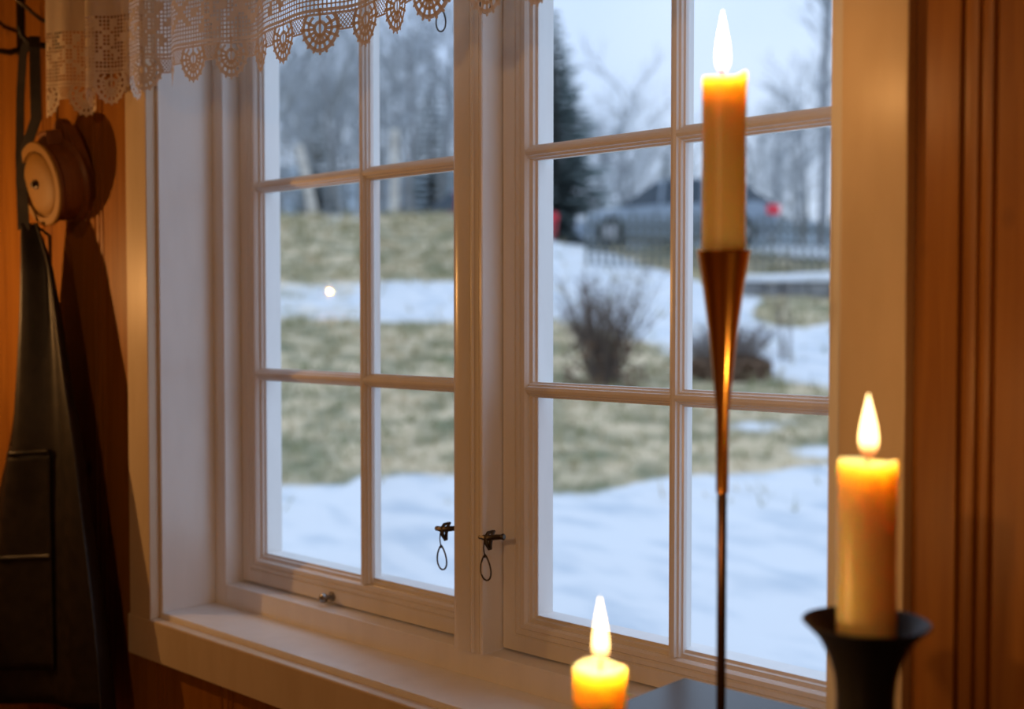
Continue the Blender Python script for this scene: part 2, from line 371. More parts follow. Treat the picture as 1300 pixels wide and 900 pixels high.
def snow_mask(r, l):
    px = 650 + F * l / r; z = gz(r, l); py = 401.5 - F * (z - 1.3) / r
    s = 0.
    edge = 603 + (12 if px < 450 else 0) + 22 * ss(600, 690, px) * (1 - ss(760, 850, px)) - 12 * ss(900, 1050, px)
    s = max(s, ss(edge - 14, edge + 16, py))                                       # snowy lawn by the house
    if px < 620:
        s = max(s, .95 * ss(352, 362, py) * (1 - ss(402, 414, py)) * (.55 + .45 * ss(440, 490, px)))
        s = max(s, .42 * (1 - ss(275, 300, py)) * ss(330, 420, px) * (1 - ss(450, 520, px)))
    else:
        up = 296 + (px - 690) * .30; lo = 400 + (px - 690) * .26
        s = max(s, 1.0 * ss(up - 6, up + 8, py) * (1 - ss(lo - 25, lo + 25, py)))
        s = max(s, .9 * (1 - ss(283 + (px - 690) * .12, 293 + (px - 690) * .12, py)))
        d = ((px - 1010) / 60) ** 2 + ((py - 395) / 22) ** 2
        s *= ss(.4, 1.3, d)
        s = max(s, .75 * math.exp(-((px - 1040) / 40) ** 2 - ((py - 575) / 14) ** 2), .6 * math.exp(-((px - 960) / 50) ** 2 - ((py - 540) / 10) ** 2))
    return s
rs = [2.0 + 8.5 * (i / 90) for i in range(90)] + [10.5 + 20 * (i / 130) for i in range(130)] + [30.5 + 60 * (i / 30) ** 1.4 for i in range(31)]
NL = 190
vsx, att = [], []
for r in rs:
    for j in range(NL + 1):
        u = (j / NL - .5) * 2; l = u * (r * .75 + 3)
        vsx.append(V(r, l, gz(r, l))); att.append(snow_mask(r, l))
fs = [(i * (NL + 1) + j, i * (NL + 1) + j + 1, (i + 1) * (NL + 1) + j + 1, (i + 1) * (NL + 1) + j) for i in range(len(rs) - 1) for j in range(NL)]
me = bpy.data.meshes.new('ground'); me.from_pydata([tuple(v) for v in vsx], [], fs); me.update(); me.shade_smooth()
ca = me.attributes.new('snow', 'FLOAT', 'POINT'); ca.data.foreach_set('value', att); me.materials.append(ground_m)
go = bpy.data.objects.new('ground', me); col.objects.link(go); tag(go, 'sloping garden bank with thawing snow and dry grass', kind='structure')
# ground close to the house wall
tag(MB().box(-9, 6, .27, 3.2, -.6, -.40).build('ground_strip', snowm), kind='structure')
hm = mat('wooded_hill', (.24, .29, .33), .9); vary(hm, (.15, .19, .22), (.36, .42, .47), (1, 1, .25), .35, 6)  # aerial haze mixed into the hillside colours
m = MB(); top = []; bot = []
for i in range(121):
    l = -60 + i; px = 650 + F * l / 95
    h = 9.5 + 5.0 * (1 - ss(560, 780, px)) + 1.2 * noise.noise(Vector((l * .15, 0, 3))) + .8 * noise.noise(Vector((l * .7, 0, 9)))
    bot.append(V(95, l, 2)); top.append([V(97, l, 2 + (h - 2) * .6), V(104, l, h), V(130, l, h - 1)])
m.loft([bot, [t_[0] for t_ in top], [t_[1] for t_ in top], [t_[2] for t_ in top]], caps=False, closed=False)
tag(m.build('hill', hm, smooth=180), 'hazy wooded hillside far behind the garden', kind='structure')
# dry grass tufts
rnd = random.Random(3); gm = MB()
for _ in range(9000):
    r = rnd.uniform(7.2, 26); l = rnd.uniform(-.30, .34) * r
    if snow_mask(r, l) > .45 and rnd.random() < .93: continue
    if 16.6 < r < 17.5 and l > 3.0 or r > 23.5 and l > 1.2: continue
    z = gz(r, l); h = rnd.uniform(.05, .16) * (1 + r / 40); p = V(r, l, z - .01); a = rnd.uniform(0, 6.28); wd = .006 * r / 8
    for q in range(3):
        an = a + q * 2.1 + rnd.uniform(-.4, .4); d = Vector((math.cos(an), math.sin(an), 0)); s = Vector((-d.y, d.x, 0)) * wd
        tip = p + d * h * rnd.uniform(.4, 1.1) + Vector((0, 0, h * rnd.uniform(.4, .9)))
        gm.add([p - s, p + s, tip], [(0, 1, 2)])
tag(gm.build('grass', grass_m), 'dry winter grass tufts covering the bank', 'grass', kind='stuff')

# bushes
def stem_bush(r, l, h, wdt, n, seed, name, label, cat, leafy=0):
    rn = random.Random(seed); base = V(r, l, gz(r, l) - .03); root = empty(name, base); tag(root, label, cat)
    m = MB()
    for i in range(n):
        a = rn.uniform(0, 6.28); sp = rn.random() ** .7 * wdt; hh = h * rn.uniform(.5, 1.0)
        d = Vector((math.cos(a), math.sin(a), 0)); b0 = d * rn.uniform(0, .12)
        pts = [b0, b0 + d * sp * .3 + Vector((0, 0, hh * .4)), b0 + d * sp * .7 + Vector((rn.uniform(-.04, .04), rn.uniform(-.04, .04), hh * .75)), b0 + d * sp + Vector((0, 0, hh))]
        m.tube(pts, [.010, .008, .005, .002], 4)
        for q in range(4):
            t = rn.uniform(.3, .9); p = pts[1].lerp(pts[3], t); e = p + Vector((rn.uniform(-1, 1), rn.uniform(-1, 1), rn.uniform(.3, 1.4))) * .13
            m.tube([p, e], [.004, .0015], 3)
    m.build('stems', brownbark, root)
    if leafy:
        m = MB()
        for i in range(leafy):
            a = rn.uniform(0, 6.28); q = rn.random() ** .5; zz = rn.random() ** 1.5 * h * .62 * (1 - q * .5)
            p = Vector((math.cos(a) * q * wdt * .8, math.sin(a) * q * wdt * .8, zz)); u = Vector((rn.gauss(0, 1), rn.gauss(0, 1), rn.gauss(0, 1))).normalized() * .035; v = u.orthogonal().normalized() * .025
            m.add([p - u, p + v, p + u, p - v], [(0, 1, 2, 3)])
        m.build('leaves', leafm, root)
stem_bush(11.0, (768 - 650) / F * 11.0, 1.12, .50, 115, 5, 'bare_bush', 'bare brown bush with upright thin stems on the bank', 'bush', 160)
stem_bush(11.6, (925 - 650) / F * 11.6, .52, .52, 110, 8, 'leafy_bush', 'low rounded bush of dead brown leaves behind the brass candlestick', 'bush', 2200)
stem_bush(12.4, (1006 - 650) / F * 12.4, .95, .10, 5, 9, 'sapling', 'single thin sapling beside the low leafy bush', 'sapling')

# fence before the grey car
fr_, fl0, fl1 = 19.3, (752 - 650) / F * 19.3, (1075 - 650) / F * 19.3
fence = empty('picket_fence', V(fr_, fl0, gz(fr_, fl0))); tag(fence, 'thin weathered picket fence standing before the grey car', 'fence')
npk = 34; inv = Matrix.Translation(-fence.location)
def fpos(t):
    r = fr_ + 1.3 * (1 - t) ** 1.5; l = (1 - t) * fl0 + t * fl1; return r, l
for i in range(npk):
    r, l = fpos(i / (npk - 1)); b = V(r, l, gz(r, l) - .03); hgt = .92 + .05 * math.sin(i * 2.3)
    x = rgt * .030; y = fh * .01
    m = MB().loft([[b - x - y, b + x - y, b + x + y, b - x + y], [b - x - y + Vector((0, 0, hgt)), b + x - y + Vector((0, 0, hgt)), b + x + y + Vector((0, 0, hgt)), b - x + y + Vector((0, 0, hgt))]])
    tip = b + Vector((0, 0, hgt + .06)); m.add([b - x - y + Vector((0, 0, hgt)), b + x - y + Vector((0, 0, hgt)), b + x + y + Vector((0, 0, hgt)), b - x + y + Vector((0, 0, hgt)), tip], [(0, 1, 4), (1, 2, 4), (2, 3, 4), (3, 0, 4)])
    o = m.build('picket', fence_m); o.parent = fence; o.matrix_parent_inverse = inv
for hz in (.25, .72):
    pts = []
    for i in range(12):
        r, l = fpos(i / 11); pts.append(V(r + .03, l, gz(r, l) + hz))
    o = MB().tube(pts, .022, 4).build('rail', fence_m); o.parent = fence; o.matrix_parent_inverse = inv

# low stone wall with snow on it
sr = 17.0; sl0, sl1 = (935 - 650) / F * sr, (1090 - 650) / F * sr
b = V(sr, (sl0 + sl1) / 2, gz(sr, (sl0 + sl1) / 2)); sw = empty('stone_wall', b); sw.rotation_euler.z = TH
tag(sw, 'low grey stone garden wall capped with snow', 'wall')
hw = (sl1 - sl0) / 2; rn = random.Random(2)
x = -hw
while x < hw:
    wd = rn.uniform(.22, .4); MB().box(x, min(x + wd - .015, hw), -.16, .16, -.15, .17 + rn.uniform(-.01, .02)).build('stone', stone, sw, bevel=.02); x += wd
pts = []
MB().loft([[(xx, -.20, .18), (xx, -.18, .25 + .02 * math.sin(xx * 5)), (xx, 0, .30 + .02 * math.sin(xx * 3)), (xx, .18, .25), (xx, .2, .18)] for xx in [-hw - .03 + (2 * hw + .06) * i / 14 for i in range(15)]]).build('snow_cap', snowm, sw, smooth=60)

# cars
def car(name, r, l, label, paintm, yaw, zoff=0):
    root = empty(name, V(r, l, gz(r, l) + zoff)); root.rotation_euler.z = yaw; tag(root, label, 'car')
    # x forward (front at +x), length 4.3
    st = [(-2.12, .42, .78, .60), (-2.05, .30, .92, .76), (-1.6, .22, .97, .84), (-.8, .20, .94, .87), (.4, .20, .92, .87), (1.1, .20, .86, .86), (1.7, .22, .78, .80), (2.05, .28, .66, .68), (2.15, .40, .55, .52)]
    m = MB(); rings = []
    for x, z0, z1, hw in st:
        rings.append([(x, -hw * .92, z0), (x, -hw, z0 + (z1 - z0) * .45), (x, -hw * .94, z1 - .05), (x, -hw * .8, z1), (x, hw * .8, z1), (x, hw * .94, z1 - .05), (x, hw, z0 + (z1 - z0) * .45), (x, hw * .92, z0)])
    m.loft(rings).build('body', paintm, root, smooth=50)
    cb = [(-2.0, .90, .93, .62), (-1.45, .92, 1.30, .62), (-.9, .92, 1.43, .60), (0, .90, 1.46, .60), (.45, .88, 1.38, .60), (1.15, .84, .90, .66)]
    m = MB(); m.loft([[(x, -.76, z0), (x, -hw, z1), (x, hw, z1), (x, .76, z0)] for x, z0, z1, hw in cb]).build('windows', carglass, root, smooth=30)
    m = MB(); m.loft([[(x, -hw - .02, z1 - .03), (x, -hw + .05, z1 + .02), (x, hw - .05, z1 + .02), (x, hw + .02, z1 - .03)] for x, z0, z1, hw in cb[1:5]]).build('roof', paintm, root, smooth=50)
    for px in (-.55, .32, -1.35):
        for s in (-1, 1):
            ztop = 1.40 if px > -1 else 1.27
            MB().tube([(px, s * .78, .9), (px - .03, s * .63, ztop)], .04, 4).build('pillar', paintm, root)
    for wx in (-1.32, 1.35):
        for s in (-1, 1):
            wv = MB().lathe([(.16, -.09), (.29, -.1), (.32, -.07), (.32, .07), (.29, .1), (.16, .09)], 20, (wx, s * .80, .32), (0, 1, 0)).build('wheel', tyre, root, smooth=40)
            MB().lathe([(.17, -.02), (.17, .02), (.05, .035), (.001, .035)], 14, (wx, s * .885, .32), (0, s, 0)).build('hub', hub_m, wv, smooth=40)
    for s in (-1, 1):
        MB().box(-2.13, -1.86, s * .70 - .09, s * .70 + .12 * 1, .66, .86).build('tail_light', redlens, root, bevel=.03)
        MB().box(1.80, 2.10, s * .58 - .13, s * .58 + .13, .56, .68).build('headlight', clearlens, root, bevel=.03)
    return root
car('grey_car', 25.6, (858 - 650) / F * 25.6, 'grey estate car with red tail light parked behind the picket fence', carpaint, TH + math.pi - R(8))
car('red_car', 29.5, (598 - 650) / F * 29.5, 'red car parked beyond the grassy bank', redpaint, TH + math.pi, -.62)

# trees
def grow(rn, h, spread, depth, r0):
    tm, bmx = MB(), MB()
    def br(p, d, ln, rad, lev):
        pts = [p]; n = 4 if lev < 2 else 3
        for i in range(n):
            d = (d + Vector((rn.gauss(0, .12), rn.gauss(0, .12), rn.gauss(.04, .08)))).normalized(); pts.append(pts[-1] + d * ln / n)
        (tm if lev == 0 else bmx).tube(pts, [rad * (1 - .65 * i / n) for i in range(n + 1)], 5 if lev < 1 else 3)
        if lev >= depth: return
        k = (9, 7, 6, 5)[lev]
        for i in range(k):
            t = .25 + .75 * (i + rn.random()) / k if lev == 0 else .15 + .85 * (i + rn.random()) / k
            s = t * n; a = min(int(s), n - 1); q = pts[a].lerp(pts[a + 1], s - a)
            az = rn.uniform(0, 6.28); side = Vector((math.cos(az), math.sin(az), 0)); nd = (d * (.75 if lev == 0 else .7) + side * spread).normalized()
            br(q, nd, ln * (.50 if lev == 0 else .52) * (1.15 - .5 * t), max(rad * .42, .006), lev + 1)
    br(Vector((0, 0, -.2)), Vector((0, 0, 1)), h, r0, 0)
    return tm, bmx
variants = []
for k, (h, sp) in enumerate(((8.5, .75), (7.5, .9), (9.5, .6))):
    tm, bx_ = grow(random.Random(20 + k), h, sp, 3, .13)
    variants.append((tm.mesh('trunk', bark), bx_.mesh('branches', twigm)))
def place_tree(px, r, s, k, name='bare_tree', label='bare haze-grey tree in the wood beyond the bank', group='bare trees in the wood beyond the bank'):
    l = (px - 650) / F * r; o = empty(name, V(r, l, gz(r, l) - .1)); o.rotation_euler.z = rn.uniform(0, 6.28); o.scale = (s, s, s)
    tag(o, label, 'tree', group)
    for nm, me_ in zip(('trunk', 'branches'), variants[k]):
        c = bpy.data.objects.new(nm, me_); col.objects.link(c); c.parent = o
rn = random.Random(11)
for i, (px, r, s, k) in enumerate([(330, 44, 1.0, 0), (365, 38, .95, 1), (392, 50, 1.1, 2), (415, 42, .85, 0), (440, 36, .9, 1), (462, 52, 1.1, 0), (486, 41, .85, 1), (508, 46, .8, 2), (530, 37, .85, 0), (552, 43, 1.0, 1), (575, 39, .9, 2), (600, 48, .9, 0),
                                   (640, 45, .9, 1), (735, 42, .70, 0), (760, 37, .55, 1), (782, 46, .72, 2), (806, 39, .52, 0), (830, 44, .55, 1), (875, 48, .55, 2), (960, 45, .62, 0), (985, 38, .55, 1), (1008, 42, .62, 0), (1030, 36, .62, 1), (1062, 40, .75, 2), (900, 40, .45, 1), (935, 43, .5, 0),
      (345, 60, 1.2, 1), (378, 64, 1.25, 0), (408, 57, 1.1, 1), (432, 62, 1.2, 2), (455, 66, 1.25, 1), (480, 58, 1.1, 0), (498, 63, 1.2, 1), (520, 60, 1.15, 0), (541, 66, 1.25, 1), (562, 58, 1.1, 2), (750, 60, .8, 1), (795, 62, .85, 0), (970, 60, .9, 1), (1020, 58, .9, 2)]):
    place_tree(px, r, s, k)
place_tree(1043, 27, .98, 2, 'slender_tree', 'tall slender bare tree rising beside the fence', None)
def fir(px, r, h, wdt, seed, label, group=None):
    rn = random.Random(seed); l = (px - 650) / F * r; root = empty('fir_tree', V(r, l, gz(r, l) - .1)); tag(root, label, 'tree', group)
    MB().tube([(0, 0, 0), (.02, 0, h * .5), (0, 0, h * .97)], [.14, .09, .02], 6).build('trunk', brownbark, root)
    m = MB(); z = h * .10
    while z < h * .985:
        t = z / h; rad = wdt * (1 - t) ** .8 + .06; n = max(5, int(13 * (1 - t) + 4)); ph = rn.uniform(0, 6.28)
        for i in range(n):
            a = ph + 6.283 * i / n + rn.uniform(-.2, .2); ln = rad * rn.uniform(.7, 1.1); d = Vector((math.cos(a), math.sin(a), 0)); s = Vector((-d.y, d.x, 0))
            pr = None
            for q in range(5):
                u = q / 4; p = Vector((0, 0, z)) + d * ln * u + Vector((0, 0, -.34 * ln * u + .22 * ln * u * u)); wq = ln * .26 * (1 - u) * (.35 + u * 1.6) + .02
                cur = (p - s * wq + Vector((0, 0, -.10 * wq - .06)), p, p + s * wq + Vector((0, 0, -.10 * wq - .06)))
                if pr:
                    m.add([pr[0], pr[1], cur[1], cur[0]], [(0, 1, 2, 3)]); m.add([pr[1], pr[2], cur[2], cur[1]], [(0, 1, 2, 3)])
                pr = cur
        z += h * .030
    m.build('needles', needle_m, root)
fir(703, 35.5, 7.6, 2.3, 1, 'dark green fir tree standing behind the red car')
fir(548, 55, 9.5, 1.7, 2, 'dark fir tree half hidden among the bare trees', 'firs in the wood')
fir(405, 58, 9.0, 1.8, 3, 'dark fir tree half hidden among the bare trees', 'firs in the wood')
fir(845, 50, 5.0, 1.5, 4, 'small dark fir tree behind the grey car roof')
# pale posts on the bank
def pale_post(px0, py0, px1, py1, r, rad, label):
    l = (px0 - 650) / F * r; b = V(r, l, gz(r, l) - .1); l1 = (px1 - 650) / F * r; t = V(r, l1, 1.3 - (py1 - 401.5) / F * r)
    o = MB().tube([b, b.lerp(t, .5) + Vector((.03, 0, 0)), t], [rad, rad * .95, rad * .8], 10).build('birch_stump', birch, smooth=50)
    tag(o, label, 'stump')
pale_post(400, 265, 381, 186, 26.5, .11, 'pale leaning birch stump on top of the bank')
pale_post(500, 262, 502, 166, 27.0, .11, 'pale upright broken birch stump on top of the bank')

# ------------------------------------------------------------------ sideboard under the window
SBX, SBZ = -.805, .866
sb = empty('sideboard', (SBX + .6, -.27, 0)); tag(sb, 'black lacquered sideboard with smooth top standing below the window', 'sideboard')
def S(m, nm, mt, parent=None, **k):
    o = m.build(nm, mt, None, **k); o.parent = parent or sb
    if parent is None: o.matrix_parent_inverse = Matrix.Translation(-sb.location)
    return o
S(MB().box(SBX, SBX + 1.2, -.56, -.0255, SBZ - .028, SBZ), 'top', lacquer, bevel=.002)
S(MB().box(SBX + .03, SBX + 1.17, -.53, -.04, .12, SBZ - .028), 'body', lacquer, bevel=.002)
for i in range(3):
    d = S(MB().box(SBX + .04 + i * .375, SBX + .405 + i * .375, -.548, -.53, .14, SBZ - .05), 'door', lacquer, bevel=.003)
    MB().lathe([(.006, 0), (.006, .012), (.013, .018), (.012, .026), (.001, .03)], 16, (SBX + .37 + i * .375, -.548, .5), (0, -1, 0)).build('knob', brassdull, d, smooth=40)
for x in (SBX + .06, SBX + 1.14):
    for y in (-.49, -.08): S(MB().lathe([(.016, 0), (.022, .12)], 12, (x, y, 0)), 'leg', lacquer, smooth=40)

# ------------------------------------------------------------------ candles
def flame_parts(root, top, h, rad, lean, wlean, e):
    """wick, flame and its light on a candle whose top centre is top (local)"""
    top = Vector(top)
    wp = [top + Vector((0, 0, -.004)), top + Vector((wlean[0] * .2, wlean[1] * .2, .005)), top + Vector((wlean[0], wlean[1], .012))]
    MB().tube(wp, [.0014, .0013, .0011], 8).build('wick', wick_m, root, smooth=50)
    prof = [(0, .05), (.06, .42), (.14, .74), (.22, .94), (.30, 1.0), (.42, .93), (.55, .78), (.68, .57), (.80, .36), (.90, .18), (.97, .06), (1, .005)]
    base = top + Vector((wlean[0] * .5, wlean[1] * .5, .004)); n = 20
    rings = [[base + Vector((rad * q * math.cos(6.2832 * i / n) + lean[0] * t * t, rad * q * math.sin(6.2832 * i / n) + lean[1] * t * t, h * t)) for i in range(n)] for t, q in prof]
    MB().loft(rings).build('flame', flame_m, root, smooth=180)
    ld = bpy.data.lights.new('flame_light', 'POINT'); ld.energy = e; ld.color = WARM; ld.shadow_soft_size = .005
    lo = bpy.data.objects.new('flame_light', ld); col.objects.link(lo); lo.location = base + Vector((lean[0] * .1, lean[1] * .1, h * .52)); lo.parent = root
def candle(loc, r, h, label, seed, fl, bump=None, dish=.003, e=CANDLE_W):
    root = empty('candle', loc); tag(root, label, 'candle'); n = 48; rings = []; rn = random.Random(seed); ph = rn.uniform(0, 6)
    def ring(rr, z, lip=0):
        out = []
        for i in range(n):
            a = 2 * math.pi * i / n; wob = 1 + .008 * math.sin(2 * a + ph + z * 25) + .004 * math.sin(5 * a + z * 60)
            dz = 0
            if lip: dz = lip * (.0012 * math.sin(2 * a + ph) + .0008 * math.sin(3 * a + 1))
            if lip and bump is not None:
                da = (a - bump[0] + math.pi) % (2 * math.pi) - math.pi; dz += bump[1] * math.exp(-(da / .35) ** 2)
            out.append(Vector((rr * wob * math.cos(a), rr * wob * math.sin(a), z + dz)))
        return out
    rings.append(ring(r * .97, 0)); rings.append(ring(r, .003))
    for i in range(1, 10): rings.append(ring(r * (1 + .006 * math.sin(i * 1.7 + seed)), .003 + (h - .010) * i / 9))
    rings += [ring(r * 1.005, h - .003, .8), ring(r * .985, h - .0008, 1), ring(r * .95, h, 1), ring(r * .88, h - .001, .7), ring(r * .7, h - dish, .2), ring(r * .3, h - dish * 1.3)]
    MB().loft(rings).build('wax', wax, root, smooth=60)
    flame_parts(root, (0, 0, h - dish * 1.3), *fl, e)
    return root
# tall candle in the brass stick
D1 = 1.15; u1 = D1 / F
c_top = at(919, 101, D1); c_rim = at(918.5, 319, D1)
bx, by = c_rim.x, c_rim.y
st = empty('brass_candlestick', (bx, by, SBZ)); tag(st, 'tall slim brass candlestick with flared cup and dark stem', 'candlestick')
zr = c_rim.z - SBZ; zt = at(916, 519, D1).z - SBZ; zb = at(916, 627, D1).z - SBZ
MB().lathe([(.0058, zb), (.0061, zb + .003), (.0062, zt - .015), (.0068, zt), (.0088, zt + .022), (.0142, zt + .075), (.0200, zt + .118), (.0256, zr - .003), (.0262, zr - .001), (.0262, zr), (.0246, zr), (.0240, zr - .003), (.0232, zr - .010), (.0215, zr - .022), (.001, zr - .024)], 48, (0, 0, 0)).build('cup', brass, st, smooth=50)
MB().lathe([(.0047, .010), (.0047, zb + .001)], 24).build('stem', bronze, st, smooth=50)
MB().lathe([(.052, 0), (.053, .003), (.050, .007), (.015, .011), (.006, .018), (.0048, .03)], 40).build('base', bronze, st, smooth=50)
candle((bx, by, c_rim.z - .021), .0214, c_top.z - c_rim.z + .021, 'tall cream candle burning in the brass candlestick', 1, (.066, .0074, (-.0004, 0), (-.0035, -.001)), (R(20), .0045), e=.55)
# right candle in the flared black holder
D2 = 1.0
q_top = at(1098.5, 584, D2); q_rim = at(1099.5, 790, D2)
hx, hy = q_rim.x, q_rim.y
ho = empty('flared_candle_holder', (hx, hy, SBZ)); tag(ho, 'black flared bowl candle holder with wide dished rim', 'candle holder')
zr = q_rim.z - SBZ
MB().lathe([(.040, 0), (.042, .003), (.040, .007), (.029, .014), (.0245, .030), (.0240, zr - .062), (.0260, zr - .045), (.0305, zr - .030), (.0390, zr - .014), (.0500, zr - .003), (.0530, zr), (.0525, zr + .0012), (.0495, zr - .0005), (.0400, zr - .010), (.0335, zr - .018), (.0290, zr - .022), (.001, zr - .022)], 56).build('bowl', blackmetal, ho, smooth=50)
candle((hx, hy, q_rim.z - .0215), .0243, q_top.z - q_rim.z + .0215, 'cream candle burning in the flared black holder', 4, (.057, .0080, (-.0006, 0), (.001, .001)), (R(200), .001), e=.42)
# short candle
D3 = 1.0
s_top = at(762, 845, D3)
candle((s_top.x, s_top.y, SBZ), .0226, s_top.z - SBZ, 'short cream candle burning on the sideboard beside the window sill', 7, (.060, .0069, (-.001, 0), (.001, 0)), None, .004, e=.75)

# ------------------------------------------------------------------ lace valance on its rod
rod = empty('curtain_rod', (-1.35, -.055, 2.17)); tag(rod, 'slim brass curtain rod above the window', 'curtain rod')
MB().tube([(-.98, 0, 0), (.98, 0, 0)], .006, 12).build('rod', brassdull, rod, smooth=50)
for x in (-.9, .9): MB().tube([(x, 0, 0), (x, .055, 0)], .005, 10).build('bracket', brassdull, rod, smooth=50)
for x in (-.98, .98): MB().lathe([(.001, -.012), (.010, -.006), (.012, 0), (.010, .006), (.001, .012)], 14, (x, 0, 0), (1, 0, 0)).build('finial', brassdull, rod, smooth=50)
VX0, VX1 = -2.315, -.42
def fold_y(X):
    a = ss(-1.98, -1.82, X)
    tight = .026 * math.sin(2 * math.pi * (X + 2.222) / .158 + .5) + .006 * math.sin(2 * math.pi * X / .06)
    loose = .016 * math.sin(2 * math.pi * (X + 1.91) / .295 + 2.4) + .004 * math.sin(2 * math.pi * X / .13)
    return -.066 + tight * (1 - a) + loose * a
path = [(0, VX0, fold_y(VX0))]
for i in range(1, 2400):
    X = VX0 + (VX1 - VX0) * i / 2399; y = fold_y(X); s0, a0, b0 = path[-1]; path.append((s0 + math.hypot(X - a0, y - b0), X, y))
SL = path[-1][0]
import bisect
keys = [p[0] for p in path]
ZT, ZL, ZBOT = 2.175, 1.868, 1.736      # rod, seam of cloth and lace, bottom of net
def P(s, z):
    s = max(0, min(SL, s)); i = min(max(bisect.bisect(keys, s) - 1, 0), len(path) - 2); t = (s - keys[i]) / (keys[i + 1] - keys[i])
    X = path[i][1] + (path[i + 1][1] - path[i][1]) * t; y = path[i][2] + (path[i + 1][2] - path[i][2]) * t
    k = .55 + .45 * min(1, (ZT - z) / .25); ym = -.064
    return (X, ym + (y - ym) * k, z + .004 * math.sin(X * 9))
val = empty('lace_valance', (-1.35, -.066, 2.17)); tag(val, 'off white cotton valance with a deep crocheted lace border', 'curtain')
vinv = Matrix.Translation(-val.location)
m = MB(); ns = 420
rows = [ZT, 2.12, 2.06, 2.0, 1.94, 1.90, ZL - .002]
for z in rows:
    for i in range(ns + 1): m.v.append(P(SL * i / ns, z))
for k in range(len(rows) - 1):
    for i in range(ns): b = k * (ns + 1) + i; m.f.append((b, b + 1, b + ns + 2, b + ns + 1))
o = m.build('cloth', cloth, smooth=180); o.parent = val; o.matrix_parent_inverse = vinv
# lace as real threads
m = MB(); cz = .0071; nr = 14; nc = int(SL / cz)
def quad(s0, s1, z0, z1): m.add([P(s0, z0), P(s1, z0), P(s1, z1), P(s0, z1)], [(0, 1, 2, 3)])
def seg(sa, za, sb_, zb_, wd):
    dx, dz = sb_ - sa, zb_ - za; ln = math.hypot(dx, dz); nx, nz_ = -dz / ln * wd / 2, dx / ln * wd / 2
    m.add([P(sa - nx, za - nz_), P(sb_ - nx, zb_ - nz_), P(sb_ + nx, zb_ + nz_), P(sa + nx, za + nz_)], [(0, 1, 2, 3)])
TW = .0025; PER = 28
def solid(c, r):
    c = c % PER - PER / 2 + .5; r_ = r - 6
    d = math.hypot(c, r_ * 1.05); a = math.atan2(r_, c)
    if d < 1.2: return False
    if d < 2.4: return True
    if 3.0 < d < 6.0 and math.cos(6 * a + .4) > .45: return True
    c2 = abs(c); e = math.hypot(c2 - 11.5, r_ * 1.0)
    if c2 > 6 and abs((r_) - (c2 - 10) * .9) < 1.0 and abs(r_) < 5: return True
    if c2 > 6 and abs((r_) + (c2 - 10) * .9) < .8 and abs(r_) < 5.5: return True
    if 12.5 < c2 and abs(r_) < 1.6: return False
    return False
zt0 = ZL
quads_end = zt0 - nr * cz
for r in range(nr):
    for c in range(nc):
        s0 = c * cz; z1 = zt0 - r * cz; z0 = z1 - cz
        if solid(c, r): quad(s0, s0 + cz, z0, z1)
        else:
            quad(s0, s0 + TW, z0, z1); quad(s0, s0 + cz, z1 - TW, z1)
# seam at the top, double band under the filet
for i in range(nc):
    s0, s1 = i * cz, (i + 1) * cz
    quad(s0, s1, zt0 - .001, zt0 + .004)
    quad(s0, s1, quads_end - .0050, quads_end)
    quad(s0, s1, quads_end - .0110, quads_end - .0072)
    quad(s0, s0 + .0024, quads_end - .0075, quads_end - .0045)
zb0 = quads_end - .0105; netH = .024; SP = .088; ea, eb = .032, .035
nsc = int(SL / SP) + 1
def in_lobe(s, z):
    c = round((s - SP / 2) / SP) * SP + SP / 2; return ((s - c) / ea) ** 2 + ((z - (zb0 - netH * .85)) / eb) ** 2 < .92 and z < zb0
# diamond net
stp = .0064; nd = 4
for sgn in (-1, 1):
    for i in range(-4, int(SL / stp) + 4):
        for q in range(nd):
            a0, a1 = q / nd, (q + 1) / nd
            s0 = i * stp + sgn * netH * a0 * .9; s1 = i * stp + sgn * netH * a1 * .9
            if s0 < 0 or s1 < 0 or s0 > SL or s1 > SL: continue
            z0, z1 = zb0 - netH * a0, zb0 - netH * a1
            if in_lobe((s0 + s1) / 2, (z0 + z1) / 2): continue
            seg(s0, z0, s1, z1, .0015)
for i in range(int(SL / .004)):
    s0 = i * .004
    if not in_lobe(s0 + .002, zb0 - netH): seg(s0, zb0 - netH, s0 + .004, zb0 - netH, .0026)
for k in range(nsc):
    c = k * SP + SP / 2; zc = zb0 - netH * .85
    if c > SL - .02: break
    def E_(a, q): return (c + ea * q * math.sin(a) * (1 - .20 * max(0, math.cos(a))), zc - eb * q * math.cos(a))
    na = 22
    for (q, wd) in ((.95, .0062), (.62, .0048), (.30, .0056)):
        for i in range(na):
            a0, a1 = 2 * math.pi * i / na, 2 * math.pi * (i + 1) / na; p0, p1 = E_(a0, q), E_(a1, q)
            if min(p0[1], p1[1]) > zb0 - .004: continue
            seg(*p0, *p1, wd)
    for i in range(11):
        a = -2.0 + 4.0 * i / 10; seg(*E_(a, .30), *E_(a, .95), .0046)
        p = E_(a, 1.07)
        if p[1] < zb0 - netH * .8: m.add([P(p[0] + .0025 * math.cos(b), p[1] + .0025 * math.sin(b)) for b in [i2 * math.pi / 3 for i2 in range(6)]], [tuple(range(6))])
    seg(c, zc + eb * .9, c, zc - eb * .34, .0040)
o = m.build('lace_border', lace_m); o.parent = val; o.matrix_parent_inverse = vinv

